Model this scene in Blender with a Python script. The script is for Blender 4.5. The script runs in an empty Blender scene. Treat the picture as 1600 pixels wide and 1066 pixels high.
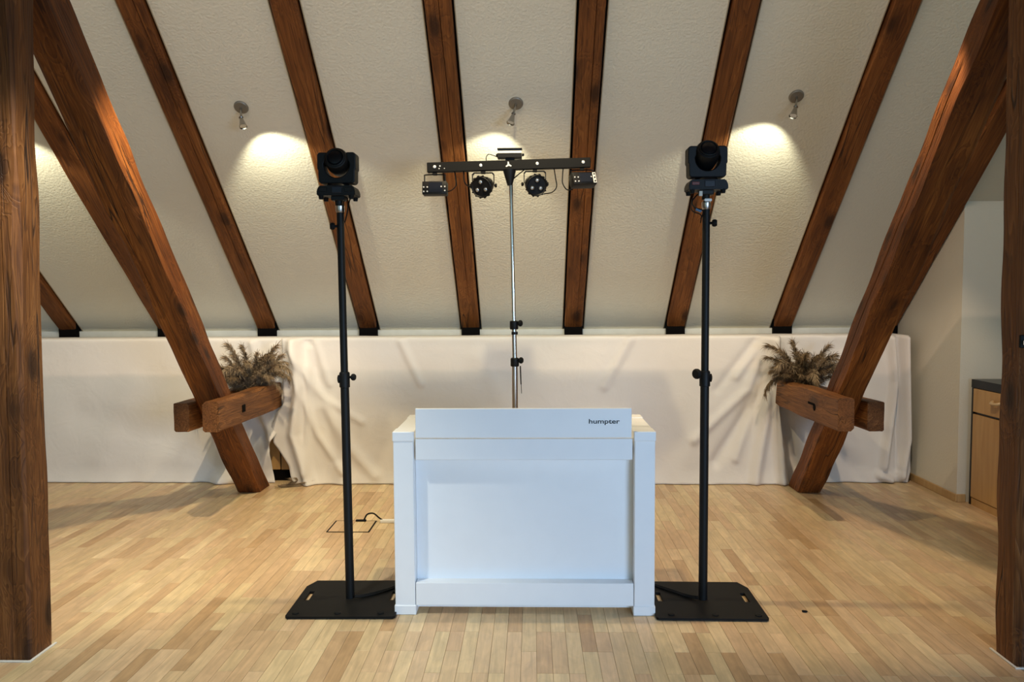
import bpy, bmesh, math, random
from mathutils import Vector, Matrix, noise
from math import radians as R, sin, cos, tan, pi

random.seed(7)
C = bpy.context.scene.collection
SC = bpy.context.scene

# ------------------------------------------------------------------ camera
cam_d = bpy.data.cameras.new('camera')
cam = bpy.data.objects.new('camera', cam_d)
C.objects.link(cam)
F_PX = 1200.0
cam_d.sensor_fit = 'HORIZONTAL'
cam_d.sensor_width = 36.0
cam_d.lens = 36.0 * F_PX / 1600.0
cam_d.clip_start = 0.05
CAM_H = 1.63
yaw, pitch, roll = R(1.53), R(3.4), R(0.35)
fw = Vector((-sin(yaw) * cos(pitch), cos(yaw) * cos(pitch), -sin(pitch)))
rt = fw.cross(Vector((0, 0, 1))).normalized()
up = rt.cross(fw)
r2 = rt * cos(roll) - up * sin(roll)
u2 = up * cos(roll) + rt * sin(roll)
cam.matrix_world = Matrix(((r2.x, u2.x, -fw.x, 0), (r2.y, u2.y, -fw.y, 0), (r2.z, u2.z, -fw.z, CAM_H), (0, 0, 0, 1)))
SC.camera = cam

# ------------------------------------------------------------------ light
w = bpy.data.worlds.new('room_ambience'); SC.world = w
w.use_nodes = True
bg = w.node_tree.nodes['Background']
bg.inputs[0].default_value = (0.58, 0.90, 1.0, 1)
bg.inputs[1].default_value = 0.76


def add_light(name, kind, loc, energy, color, target=None, **kw):
    d = bpy.data.lights.new(name, kind)
    d.energy = energy; d.color = color
    for k, v in kw.items(): setattr(d, k, v)
    o = bpy.data.objects.new(name, d); C.objects.link(o)
    o.location = loc
    if target is not None:
        o.rotation_euler = (Vector(target) - Vector(loc)).to_track_quat('-Z', 'Y').to_euler()
    return o


WARM2 = (1.0, 0.97, 0.72)
# unseen lamp row added under the ridge to brighten the upper drapes
add_light('drape_fill_lamps', 'AREA', (-1.2, 2.0, 4.74), 88, (1.0, 0.69, 0.47), (-1.2, 6.0, 0.8), shape='RECTANGLE', size=6.5, size_y=0.014)
# lamps on the far side of the purlin, over the console
for x, e, c in ((-1.35, 310, (1.0, 0.79, 0.50)), (-0.10, 146, (1.0, 0.83, 0.50)), (1.9, 180, (1.0, 0.78, 0.54))):
    add_light('purlin_lamp', 'SPOT', (x, 4.05, 3.48), e, c, (x - (1.55 if x < -1 else 0), 5.45, 0.0), spot_size=R(92 if x == -0.10 else 70 if x < -1 else 78), spot_blend=0.55 if x < -1 else 0.35, shadow_soft_size=0.03)
# added fill for the front floor, then daylight from the windows behind the camera
add_light('front_floor_fill', 'SPOT', (-1.65, 2.75, 3.22), 265, (0.98, 1.0, 0.90), (-2.0, 3.0, 0.0), spot_size=R(88), spot_blend=0.7, shadow_soft_size=0.06)
add_light('back_daylight', 'AREA', (2.7, -1.3, 1.5), 41, (0.47, 0.68, 1.0), (-0.2, 3.8, 0.25), shape='RECTANGLE', size=2.2, size_y=1.3, spread=R(80))
SC.view_settings.view_transform = 'Standard'
SC.view_settings.look = 'None'
SC.view_settings.gamma = 1.0
SC.view_settings.use_curve_mapping = False
SC.view_settings.exposure = 0.0
SC.cycles.use_denoising = True
SC.cycles.sample_clamp_indirect = 4.0


# ------------------------------------------------------------------ helpers
def tag(o, label=None, cat=None, group=None, kind=None):
    if label: o['label'] = label
    if cat: o['category'] = cat
    if group: o['group'] = group
    if kind: o['kind'] = kind
    return o


def thing(name, label, cat, loc=(0, 0, 0), rotz=0.0, group=None):
    o = bpy.data.objects.new(name, None); C.objects.link(o)
    o.empty_display_size = 0.05
    o.location = loc; o.rotation_euler = (0, 0, rotz)
    return tag(o, label, cat, group)


def obj(name, bm, mat, parent=None, loc=None, smooth=False, rot=None):
    me = bpy.data.meshes.new(name)
    bmesh.ops.recalc_face_normals(bm, faces=bm.faces)
    bm.to_mesh(me); bm.free()
    if mat: me.materials.append(mat)
    if smooth:
        me.polygons.foreach_set('use_smooth', [True] * len(me.polygons))
        if smooth != 'all':
            me.set_sharp_from_angle(angle=R(38))
    o = bpy.data.objects.new(name, me); C.objects.link(o)
    if parent: o.parent = parent
    if loc: o.location = loc
    if rot: o.rotation_euler = rot
    return o


def box(bm, x0, x1, y0, y1, z0, z1, bev=0.0, seg=1):
    vs = [bm.verts.new((x, y, z)) for x in (x0, x1) for y in (y0, y1) for z in (z0, z1)]
    fs = [(0, 1, 3, 2), (4, 6, 7, 5), (0, 4, 5, 1), (2, 3, 7, 6), (0, 2, 6, 4), (1, 5, 7, 3)]
    faces = [bm.faces.new([vs[i] for i in f]) for f in fs]
    if bev > 0:
        es = list({e for f in faces for e in f.edges})
        bmesh.ops.bevel(bm, geom=es, offset=bev, segments=seg, profile=0.5, affect='EDGES')
    return vs


def B(x0, x1, y0, y1, z0, z1, bev=0.0, seg=1):
    bm = bmesh.new(); box(bm, x0, x1, y0, y1, z0, z1, bev, seg); return bm


def frame_for(d):
    d = d.normalized()
    a = Vector((0, 0, 1)) if abs(d.z) < 0.9 else Vector((1, 0, 0))
    u = d.cross(a).normalized(); v = d.cross(u)
    return u, v


def rings(bm, prof, p0, axis, seg=24, caps=True):
    """lathe: prof = [(t, r)] along axis from p0"""
    p0 = Vector(p0); axis = Vector(axis).normalized()
    u, v = frame_for(axis)
    rs = []
    for t, r in prof:
        rs.append([bm.verts.new(p0 + axis * t + (u * cos(2 * pi * k / seg) + v * sin(2 * pi * k / seg)) * r) for k in range(seg)])
    for a, b in zip(rs, rs[1:]):
        for k in range(seg):
            bm.faces.new((a[k], a[(k + 1) % seg], b[(k + 1) % seg], b[k]))
    if caps:
        bm.faces.new(rs[0]); bm.faces.new(rs[-1])


def cyl(bm, p0, p1, r0, r1=None, seg=20):
    p0, p1 = Vector(p0), Vector(p1)
    rings(bm, [(0, r0), ((p1 - p0).length, r0 if r1 is None else r1)], p0, p1 - p0, seg)


def tube(bm, pts, r, seg=8, sub=6):
    """smooth tube through control points (Catmull-Rom)"""
    P = [Vector(p) for p in pts]
    if len(P) > 2 and sub > 1:
        Q = [P[0] * 2 - P[1]] + P + [P[-1] * 2 - P[-2]]
        out = []
        for i in range(1, len(Q) - 2):
            for s in range(sub):
                t = s / sub
                a, b, c, d = Q[i - 1], Q[i], Q[i + 1], Q[i + 2]
                out.append(0.5 * ((2 * b) + (c - a) * t + (2 * a - 5 * b + 4 * c - d) * t * t + (3 * b - a - 3 * c + d) * t ** 3))
        out.append(P[-1]); P = out
    rs = []
    u = None
    for i, p in enumerate(P):
        d = (P[min(i + 1, len(P) - 1)] - P[max(i - 1, 0)])
        if d.length < 1e-9: d = Vector((0, 0, 1))
        d.normalize()
        if u is None: u, _ = frame_for(d)
        u = (u - d * u.dot(d)).normalized(); v = d.cross(u)
        rs.append([bm.verts.new(p + (u * cos(2 * pi * k / seg) + v * sin(2 * pi * k / seg)) * r) for k in range(seg)])
    for a, b in zip(rs, rs[1:]):
        for k in range(seg):
            bm.faces.new((a[k], a[(k + 1) % seg], b[(k + 1) % seg], b[k]))
    bm.faces.new(rs[0]); bm.faces.new(rs[-1])


def prism(bm, poly, axis, a0, a1):
    """extrude a 2D polygon along an axis: 'x' poly=(y,z), 'y' poly=(x,z), 'z' poly=(x,y)"""
    mk = {'x': lambda p, a: (a, p[0], p[1]), 'y': lambda p, a: (p[0], a, p[1]), 'z': lambda p, a: (p[0], p[1], a)}[axis]
    A = [bm.verts.new(mk(p, a0)) for p in poly]
    Bv = [bm.verts.new(mk(p, a1)) for p in poly]
    n = len(poly)
    f = [bm.faces.new(A), bm.faces.new(Bv[::-1])]
    for k in range(n):
        f.append(bm.faces.new((A[k], A[(k + 1) % n], Bv[(k + 1) % n], Bv[k])))
    return f


# ------------------------------------------------------------------ materials
def new_mat(name):
    m = bpy.data.materials.new(name); m.use_nodes = True
    nt = m.node_tree
    return m, nt, nt.nodes['Principled BSDF']


def N(nt, t, **kw):
    n = nt.nodes.new(t)
    for k, v in kw.items():
        if k.startswith('i_'):
            key = k[2:]
            n.inputs[int(key) if key.isdigit() else key].default_value = v
        else:
            setattr(n, k, v)
    return n


def ramp(nt, stops, interp='LINEAR'):
    n = nt.nodes.new('ShaderNodeValToRGB')
    n.color_ramp.interpolation = interp
    e = n.color_ramp.elements
    while len(e) < len(stops): e.new(0.5)
    for el, (p, c) in zip(e, stops):
        el.position = p
        el.color = (c, c, c, 1) if isinstance(c, (int, float)) else (*c, 1)
    return n


def plain(name, col, rough=0.5, metal=0.0, bump=0.0, bscale=200.0, spec=0.5, mottling=0.06):
    m, nt, b = new_mat(name)
    L = nt.links
    tc = N(nt, 'ShaderNodeTexCoord')
    nz = N(nt, 'ShaderNodeTexNoise', i_Scale=9.0, i_Detail=4.0)
    L.new(tc.outputs['Object'], nz.inputs['Vector'])
    rp = ramp(nt, [(0.3, tuple(c * (1 - mottling) for c in col)), (0.7, tuple(min(1, c * (1 + mottling)) for c in col))])
    L.new(nz.outputs['Fac'], rp.inputs[0]); L.new(rp.outputs[0], b.inputs['Base Color'])
    b.inputs['Roughness'].default_value = rough
    b.inputs['Metallic'].default_value = metal
    b.inputs['Specular IOR Level'].default_value = spec
    if bump:
        n2 = N(nt, 'ShaderNodeTexNoise', i_Scale=bscale, i_Detail=2.0)
        bp = N(nt, 'ShaderNodeBump', i_Strength=bump, i_Distance=0.002)
        L.new(tc.outputs['Object'], n2.inputs['Vector'])
        L.new(n2.outputs['Fac'], bp.inputs['Height']); L.new(bp.outputs[0], b.inputs['Normal'])
    return m


def math_n(nt, op, a=None, b=None, va=0.0, vb=0.0, clamp=False):
    n = nt.nodes.new('ShaderNodeMath'); n.operation = op; n.use_clamp = clamp
    n.inputs[0].default_value = va; n.inputs[1].default_value = vb
    if a is not None: nt.links.new(a, n.inputs[0])
    if b is not None: nt.links.new(b, n.inputs[1])
    return n.outputs[0]


def timber(name, dark, mid, light, knot=1.0, crack=1.0, rough=0.62, knot_scale=1.0):
    """old sawn softwood; grain runs along the z of the 'grain' attribute"""
    m, nt, b = new_mat(name); L = nt.links
    at = N(nt, 'ShaderNodeAttribute', attribute_name='grain')
    oi = N(nt, 'ShaderNodeObjectInfo')
    off = math_n(nt, 'MULTIPLY', oi.outputs['Random'], vb=57.0)
    add = N(nt, 'ShaderNodeVectorMath', operation='ADD')
    L.new(at.outputs['Vector'], add.inputs[0]); L.new(off, add.inputs[1])
    # knots
    mk = N(nt, 'ShaderNodeMapping'); mk.inputs['Scale'].default_value = (4.2 * knot_scale, 4.2 * knot_scale, 1.9 * knot_scale)
    L.new(add.outputs[0], mk.inputs[0])
    vo = N(nt, 'ShaderNodeTexVoronoi', i_Scale=1.0, i_Randomness=1.0)
    L.new(mk.outputs[0], vo.inputs['Vector'])
    kd = ramp(nt, [(0.08, 1.0), (0.13, 0.85), (0.18, 0.40), (0.30, 0.0)])
    L.new(vo.outputs['Distance'], kd.inputs[0])
    swirl = ramp(nt, [(0.0, 1.0), (0.5, 0.0)])
    L.new(vo.outputs['Distance'], swirl.inputs[0])
    # grain
    mg = N(nt, 'ShaderNodeMapping'); mg.inputs['Scale'].default_value = (9, 9, 0.55)
    L.new(add.outputs[0], mg.inputs[0])
    sv = N(nt, 'ShaderNodeVectorMath', operation='MULTIPLY_ADD')
    L.new(swirl.outputs[0], sv.inputs[0]); sv.inputs[1].default_value = (0.9, 0.9, 0.0); L.new(mg.outputs[0], sv.inputs[2])
    n1 = N(nt, 'ShaderNodeTexNoise', i_Scale=1.0, i_Detail=3.0, i_Distortion=0.5)
    L.new(sv.outputs[0], n1.inputs['Vector'])
    fr = math_n(nt, 'MULTIPLY', n1.outputs['Fac'], vb=17.0)
    fr = math_n(nt, 'FRACT', fr)
    rg = ramp(nt, [(0.0, 0.25), (0.55, 0.75), (0.86, 1.0), (0.97, 0.2)])
    L.new(fr, rg.inputs[0])
    mf = N(nt, 'ShaderNodeMapping'); mf.inputs['Scale'].default_value = (95, 95, 2.6)
    L.new(add.outputs[0], mf.inputs[0])
    n2 = N(nt, 'ShaderNodeTexNoise', i_Scale=1.0, i_Detail=4.0, i_Roughness=0.65)
    L.new(mf.outputs[0], n2.inputs['Vector'])
    mb = N(nt, 'ShaderNodeMapping'); mb.inputs['Scale'].default_value = (5, 5, 1.1)
    L.new(add.outputs[0], mb.inputs[0])
    n3 = N(nt, 'ShaderNodeTexNoise', i_Scale=1.0, i_Detail=4.0)
    L.new(mb.outputs[0], n3.inputs['Vector'])
    # tone
    t = math_n(nt, 'MULTIPLY', rg.outputs[0], vb=0.20)
    t2 = math_n(nt, 'MULTIPLY_ADD', n2.outputs['Fac'], vb=0.55); nt.nodes[-1].inputs[2].default_value = -0.10
    t = math_n(nt, 'ADD', t, t2)
    t3 = math_n(nt, 'MULTIPLY_ADD', n3.outputs['Fac'], vb=0.75); nt.nodes[-1].inputs[2].default_value = -0.25
    t = math_n(nt, 'ADD', t, t3)
    cr = ramp(nt, [(0.20, dark), (0.46, mid), (0.74, light)])
    L.new(t, cr.inputs[0])
    # cracks: thin lines along the grain
    mc = N(nt, 'ShaderNodeMapping'); mc.inputs['Scale'].default_value = (11, 11, 0.8)
    mc.inputs['Location'].default_value = (3.1, 7.7, 1.3)
    L.new(add.outputs[0], mc.inputs[0])
    n4 = N(nt, 'ShaderNodeTexNoise', i_Scale=1.0, i_Detail=2.0)
    L.new(mc.outputs[0], n4.inputs['Vector'])
    c1 = math_n(nt, 'ABSOLUTE', math_n(nt, 'SUBTRACT', n4.outputs['Fac'], vb=0.5))
    rc = ramp(nt, [(0.004, 1.0), (0.014, 0.0)]); L.new(c1, rc.inputs[0])
    gate = ramp(nt, [(0.48, 0.0), (0.60, 1.0)]); L.new(n3.outputs['Fac'], gate.inputs[0])
    cm = math_n(nt, 'MULTIPLY', rc.outputs[0], gate.outputs[0])
    cm = math_n(nt, 'MULTIPLY', cm, vb=0.85 * crack)
    km = math_n(nt, 'MULTIPLY', kd.outputs[0], vb=0.80 * knot)
    dk = math_n(nt, 'MAXIMUM', cm, km, clamp=True)
    mx = N(nt, 'ShaderNodeMix', data_type='RGBA')
    L.new(dk, mx.inputs[0]); L.new(cr.outputs[0], mx.inputs[6])
    mx.inputs[7].default_value = (dark[0] * 0.25, dark[1] * 0.22, dark[2] * 0.2, 1)
    L.new(mx.outputs[2], b.inputs['Base Color'])
    b.inputs['Roughness'].default_value = rough
    b.inputs['Specular IOR Level'].default_value = 0.35
    h = math_n(nt, 'SUBTRACT', math_n(nt, 'MULTIPLY', n2.outputs['Fac'], vb=0.6), cm)
    h = math_n(nt, 'ADD', h, math_n(nt, 'MULTIPLY', rg.outputs[0], vb=0.25))
    bp = N(nt, 'ShaderNodeBump', i_Strength=0.8, i_Distance=0.006)
    L.new(h, bp.inputs['Height']); L.new(bp.outputs[0], b.inputs['Normal'])
    return m


def plaster(name, col, strength=0.5):
    m, nt, b = new_mat(name); L = nt.links
    g = N(nt, 'ShaderNodeNewGeometry')
    n1 = N(nt, 'ShaderNodeTexNoise', i_Scale=62.0, i_Detail=2.0, i_Roughness=0.45)
    n2 = N(nt, 'ShaderNodeTexNoise', i_Scale=1.3, i_Detail=3.0)
    L.new(g.outputs['Position'], n1.inputs['Vector']); L.new(g.outputs['Position'], n2.inputs['Vector'])
    rp = ramp(nt, [(0.3, tuple(c * 0.965 for c in col)), (0.7, col)])
    L.new(n2.outputs['Fac'], rp.inputs[0]); L.new(rp.outputs[0], b.inputs['Base Color'])
    bp = N(nt, 'ShaderNodeBump', i_Strength=strength, i_Distance=0.007)
    L.new(n1.outputs['Fac'], bp.inputs['Height']); L.new(bp.outputs[0], b.inputs['Normal'])
    b.inputs['Roughness'].default_value = 0.85
    b.inputs['Specular IOR Level'].default_value = 0.2
    return m


def parquet(name, source):
    """source 'object': tone from Object Info random; 'attr': tone from face attribute"""
    m, nt, b = new_mat(name); L = nt.links
    if source == 'object':
        tone = N(nt, 'ShaderNodeObjectInfo').outputs['Random']
    else:
        tone = N(nt, 'ShaderNodeAttribute', attribute_name='tone').outputs['Fac']
    g = N(nt, 'ShaderNodeNewGeometry')
    offv = N(nt, 'ShaderNodeCombineXYZ')
    L.new(math_n(nt, 'MULTIPLY', tone, vb=31.0), offv.inputs[0]); L.new(math_n(nt, 'MULTIPLY', tone, vb=77.0), offv.inputs[1])
    ad = N(nt, 'ShaderNodeVectorMath', operation='ADD'); L.new(g.outputs['Position'], ad.inputs[0]); L.new(offv.outputs[0], ad.inputs[1])
    mp = N(nt, 'ShaderNodeMapping'); mp.inputs['Scale'].default_value = (60, 4.0, 1); L.new(ad.outputs[0], mp.inputs[0])
    n1 = N(nt, 'ShaderNodeTexNoise', i_Scale=1.0, i_Detail=4.0, i_Distortion=0.4); L.new(mp.outputs[0], n1.inputs['Vector'])
    mp2 = N(nt, 'ShaderNodeMapping'); mp2.inputs['Scale'].default_value = (16, 7.0, 1); L.new(ad.outputs[0], mp2.inputs[0])
    n2 = N(nt, 'ShaderNodeTexNoise', i_Scale=1.0, i_Detail=3.0, i_Distortion=0.8); L.new(mp2.outputs[0], n2.inputs['Vector'])
    cr = ramp(nt, [(0.0, (0.43, 0.27, 0.135)), (0.10, (0.50, 0.335, 0.185)), (0.30, (0.56, 0.385, 0.225)), (0.45, (0.545, 0.40, 0.22)), (0.65, (0.60, 0.425, 0.255)), (0.8, (0.58, 0.44, 0.245)), (1.0, (0.67, 0.51, 0.305))])
    L.new(tone, cr.inputs[0])
    gm = math_n(nt, 'MULTIPLY_ADD', n1.outputs['Fac'], vb=0.60); nt.nodes[-1].inputs[2].default_value = 0.70
    gm2 = math_n(nt, 'MULTIPLY_ADD', n2.outputs['Fac'], vb=0.56); nt.nodes[-1].inputs[2].default_value = 0.72
    gg = math_n(nt, 'MULTIPLY', gm, gm2)
    mx = N(nt, 'ShaderNodeVectorMath', operation='SCALE'); L.new(cr.outputs[0], mx.inputs[0]); L.new(gg, mx.inputs['Scale'])
    L.new(mx.outputs[0], b.inputs['Base Color'])
    b.inputs['Roughness'].default_value = 0.36
    b.inputs['Specular IOR Level'].default_value = 0.4
    bp = N(nt, 'ShaderNodeBump', i_Strength=0.14, i_Distance=0.002)
    L.new(n1.outputs['Fac'], bp.inputs['Height']); L.new(bp.outputs[0], b.inputs['Normal'])
    return m


def cloth_mat(name, col):
    m, nt, b = new_mat(name); L = nt.links
    g = N(nt, 'ShaderNodeNewGeometry')
    n1 = N(nt, 'ShaderNodeTexNoise', i_Scale=420.0, i_Detail=2.0)
    n2 = N(nt, 'ShaderNodeTexNoise', i_Scale=5.0, i_Detail=4.0, i_Distortion=0.6)
    n3 = N(nt, 'ShaderNodeTexNoise', i_Scale=2.0, i_Detail=2.0)
    for n in (n1, n2, n3): L.new(g.outputs['Position'], n.inputs['Vector'])
    rp = ramp(nt, [(0.3, tuple(c * 0.96 for c in col)), (0.7, col)])
    L.new(n3.outputs['Fac'], rp.inputs[0]); L.new(rp.outputs[0], b.inputs['Base Color'])
    h = math_n(nt, 'ADD', math_n(nt, 'MULTIPLY', n1.outputs['Fac'], vb=0.10), n2.outputs['Fac'])
    bp = N(nt, 'ShaderNodeBump', i_Strength=0.35, i_Distance=0.02)
    L.new(h, bp.inputs['Height']); L.new(bp.outputs[0], b.inputs['Normal'])
    b.inputs['Roughness'].default_value = 0.9
    b.inputs['Specular IOR Level'].default_value = 0.15
    b.inputs['Sheen Weight'].default_value = 0.1
    return m


def light_wood(name, c0, c1):
    m, nt, b = new_mat(name); L = nt.links
    g = N(nt, 'ShaderNodeNewGeometry')
    mp = N(nt, 'ShaderNodeMapping'); mp.inputs['Scale'].default_value = (14, 14, 1.5); L.new(g.outputs['Position'], mp.inputs[0])
    n1 = N(nt, 'ShaderNodeTexNoise', i_Scale=1.5, i_Detail=4.0, i_Distortion=0.5); L.new(mp.outputs[0], n1.inputs['Vector'])
    rp = ramp(nt, [(0.3, c0), (0.7, c1)]); L.new(n1.outputs['Fac'], rp.inputs[0]); L.new(rp.outputs[0], b.inputs['Base Color'])
    b.inputs['Roughness'].default_value = 0.4
    return m


M = {}
M['post'] = timber('post_timber', (0.046, 0.0135, 0.0028), (0.160, 0.056, 0.0125), (0.33, 0.140, 0.042), knot=1.0, crack=1.0, knot_scale=1.15)
M['brace'] = timber('brace_timber', (0.045, 0.011, 0.0014), (0.170, 0.049, 0.0068), (0.38, 0.135, 0.026), knot=1.0, crack=1.0, knot_scale=1.35)
M['rafter'] = timber('rafter_timber', (0.070, 0.020, 0.004), (0.185, 0.059, 0.0115), (0.34, 0.130, 0.033), knot=1.0, crack=1.0, knot_scale=1.1)
M['clamp'] = timber('clamp_timber', (0.065, 0.021, 0.005), (0.19, 0.072, 0.019), (0.38, 0.17, 0.055), knot=0.8, crack=1.0)
M['panel'] = plaster('roof_panel_plaster', (0.73, 0.69, 0.575), 0.5)
M['wall'] = plaster('wall_plaster', (0.72, 0.685, 0.59), 0.2)
M['fascia'] = plain('painted_fascia', (0.66, 0.67, 0.62), 0.6)
M['gap'] = plain('roof_void', (0.02, 0.017, 0.013), 0.9)
M['lip'] = plain('panel_edge', (0.42, 0.34, 0.23), 0.7)
M['plank'] = parquet('parquet_single', 'object')
M['planks'] = parquet('parquet_field', 'attr')
M['subfloor'] = plain('parquet_joint', (0.17, 0.105, 0.05), 0.8)
M['floor'] = plain('parquet_beyond', (0.55, 0.39, 0.22), 0.4)
M['cloth'] = cloth_mat('drape_cloth', (0.755, 0.72, 0.69))
M['white'] = plain('white_lacquer', (0.87, 0.88, 0.89), 0.42, bump=0.05, mottling=0.01)
M['seam'] = plain('dark_lettering', (0.012, 0.014, 0.02), 0.4)
M['black'] = plain('black_powder_coat', (0.006, 0.006, 0.006), 0.5, bump=0.08, bscale=600, spec=0.25)
M['blackp'] = plain('black_plastic', (0.005, 0.005, 0.0055), 0.5, spec=0.25)
M['blackm'] = plain('matt_black_steel', (0.006, 0.0058, 0.0055), 0.6, bump=0.06, bscale=700, spec=0.18)
M['rubber'] = plain('black_rubber', (0.005, 0.005, 0.005), 0.7, spec=0.2)
M['foot'] = plain('black_and_painted_shade', (0.0025, 0.002, 0.002), 0.9, spec=0.1)  # own black on the plinth, painted shade on the rafter feet
M['chrome'] = plain('chrome', (0.82, 0.80, 0.76), 0.12, metal=1.0, mottling=0.02)
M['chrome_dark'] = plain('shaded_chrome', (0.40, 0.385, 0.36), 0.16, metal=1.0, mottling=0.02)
M['steel'] = plain('satin_steel', (0.52, 0.47, 0.43), 0.28, metal=1.0, mottling=0.03)
M['canopy'] = plain('grey_nickel', (0.20, 0.185, 0.155), 0.42, metal=0.4)
M['lens'] = plain('clear_lens', (0.55, 0.57, 0.6), 0.08, metal=0.75)
M['darklens'] = plain('dark_lens', (0.004, 0.0045, 0.006), 0.3, spec=0.25)
M['screw'] = plain('zinc_screw', (0.70, 0.70, 0.70), 0.4, metal=0.3)
M['blue'] = plain('blue_connector', (0.06, 0.16, 0.30), 0.45)
M['disp'] = plain('unlit_display', (0.010, 0.012, 0.020), 0.3, spec=0.3)
M['redm'] = plain('dull_red_print', (0.14, 0.035, 0.03), 0.5)
M['sticker'] = plain('pale_sticker', (0.62, 0.58, 0.50), 0.5)
M['whitep'] = plain('white_plastic', (0.80, 0.79, 0.75), 0.4)
M['cab'] = light_wood('cupboard_veneer', (0.46, 0.26, 0.09), (0.56, 0.335, 0.13))
M['cabh'] = light_wood('handle_wood', (0.52, 0.36, 0.19), (0.60, 0.44, 0.25))
M['base'] = light_wood('skirting_wood', (0.44, 0.27, 0.11), (0.52, 0.34, 0.155))
M['counter'] = plain('dark_counter', (0.004, 0.0045, 0.006), 0.3, spec=0.35)
M['grass'] = plain('dried_pampas', (0.19, 0.125, 0.066), 0.9, mottling=0.35)
M['grass2'] = plain('dried_pampas_pale', (0.30, 0.215, 0.13), 0.9, mottling=0.3)
M['straw'] = plain('straw_stem', (0.30, 0.22, 0.12), 0.8)
M['gallery_shade'] = light_wood('gallery_shade_boards', (0.20, 0.11, 0.05), (0.28, 0.16, 0.075))
M['trimw'] = plain('white_sealant', (0.70, 0.68, 0.62), 0.5)

# ------------------------------------------------------------------ roof geometry
SL = R(42.5)
TS = Vector((0, cos(SL), -sin(SL)))        # down the slope
NS = Vector((0, -sin(SL), -cos(SL)))       # out of the slope, into the room
P0 = Vector((0, 7.1, 1.27))                # foot of the rafter faces
RAFTER_X = [-4.32, -3.39, -2.455, -1.512, -0.567, 0.375, 1.304, 2.270, 3.215]
RAFTER_W = 0.165


def slope_pt(x, s, out=0.0):
    """s: distance up the slope from the rafter feet"""
    return Vector((x, 0, 0)) + P0 - TS * s + NS * out


# --- floor
FX0, FX1, FY0, FY1 = -6.2, 5.2, 1.4, 6.72
bm = bmesh.new()
box(bm, FX0, FX1, FY0, FY1, -0.2, -0.010)
floor = tag(obj('floor', bm, M['subfloor']), kind='structure')
bm = bmesh.new()
box(bm, FX0, FX1, -4.0, FY0, -0.2, 0.0)
box(bm, FX0, FX1, FY1, 7.6, -0.2, 0.0)
obj('floor_margin', bm, M['floor'], floor)

PW, PG, STEP = 0.0698, 0.0011, 0.2045
PHASE_X, PHASE_Y = 0.0127, 3.43


def project(p):
    d = Vector(p) - Vector((0, 0, CAM_H)); z = d.dot(fw)
    return 800 + F_PX * d.dot(r2) / z, 533 - F_PX * d.dot(u2) / z, z


cells = []
col0 = int((FX0 - PHASE_X) / PW) + 1
col = col0
while PHASE_X + (col + 1) * PW < FX1:
    x0 = PHASE_X + col * PW
    k0 = int(math.floor((FY0 - PHASE_Y) / STEP)) - 1
    y = PHASE_Y + (k0 - random.randint(0, 2)) * STEP
    while y < FY1:
        n = random.choice((2, 2, 2, 3, 3, 1))
        ya, yb = max(y, FY0), min(y + n * STEP, FY1)
        if yb - ya > 0.02:
            cells.append((x0, ya, yb))
        y += n * STEP
    col += 1


def shown(c):
    x, ya, yb = c
    px, py, z = project((x + PW / 2, (ya + yb) / 2, 0))
    if px < 75 or px > 1560 or py > 1085: return None
    if 610 < px < 1030 and py < 955: return None
    if 450 < px < 620 and 905 < py < 968: return None
    if 1025 < px < 1195 and 905 < py < 968: return None
    return z


near = sorted([c for c in cells if shown(c) is not None], key=lambda c: shown(c) / (c[2] - c[1]) ** 0.5)
single = set(near[:300])


def plank_box(bm, x0, x1, y0, y1, dz=0.0):
    c = 0.0007
    t = [bm.verts.new(p) for p in ((x0 + c, y0 + c, dz), (x1 - c, y0 + c, dz), (x1 - c, y1 - c, dz), (x0 + c, y1 - c, dz))]
    m_ = [bm.verts.new(p) for p in ((x0, y0, dz - c), (x1, y0, dz - c), (x1, y1, dz - c), (x0, y1, dz - c))]
    b_ = [bm.verts.new(p) for p in ((x0, y0, -0.0105), (x1, y0, -0.0105), (x1, y1, -0.0105), (x0, y1, -0.0105))]
    fs = [bm.faces.new(t)]
    for k in range(4):
        fs.append(bm.faces.new((m_[k], m_[(k + 1) % 4], t[(k + 1) % 4], t[k])))
        fs.append(bm.faces.new((b_[k], b_[(k + 1) % 4], m_[(k + 1) % 4], m_[k])))
    return fs


shared = {}
for c in near[:300]:
    x0, ya, yb = c
    ln = round(yb - ya, 4)
    if ln not in shared:
        bm = bmesh.new(); plank_box(bm, PG / 2, PW - PG / 2, PG / 2, ln - PG / 2)
        o = obj('plank', bm, M['plank'], floor); shared[ln] = o.data
    else:
        o = bpy.data.objects.new('plank', shared[ln]); C.objects.link(o); o.parent = floor
    o.location = (x0, ya, random.uniform(-0.0003, 0.0003))
bm = bmesh.new()
tl = bm.faces.layers.float.new('tone')
for c in cells:
    if c in single: continue
    x0, ya, yb = c
    tone = random.random()
    for f in plank_box(bm, x0 + PG / 2, x0 + PW - PG / 2, ya + PG / 2, yb - PG / 2, random.uniform(-0.0003, 0.0003)):
        f[tl] = tone
pf = obj('parquet_field', bm, M['planks'], floor)
tag(pf, kind='stuff')

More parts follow.
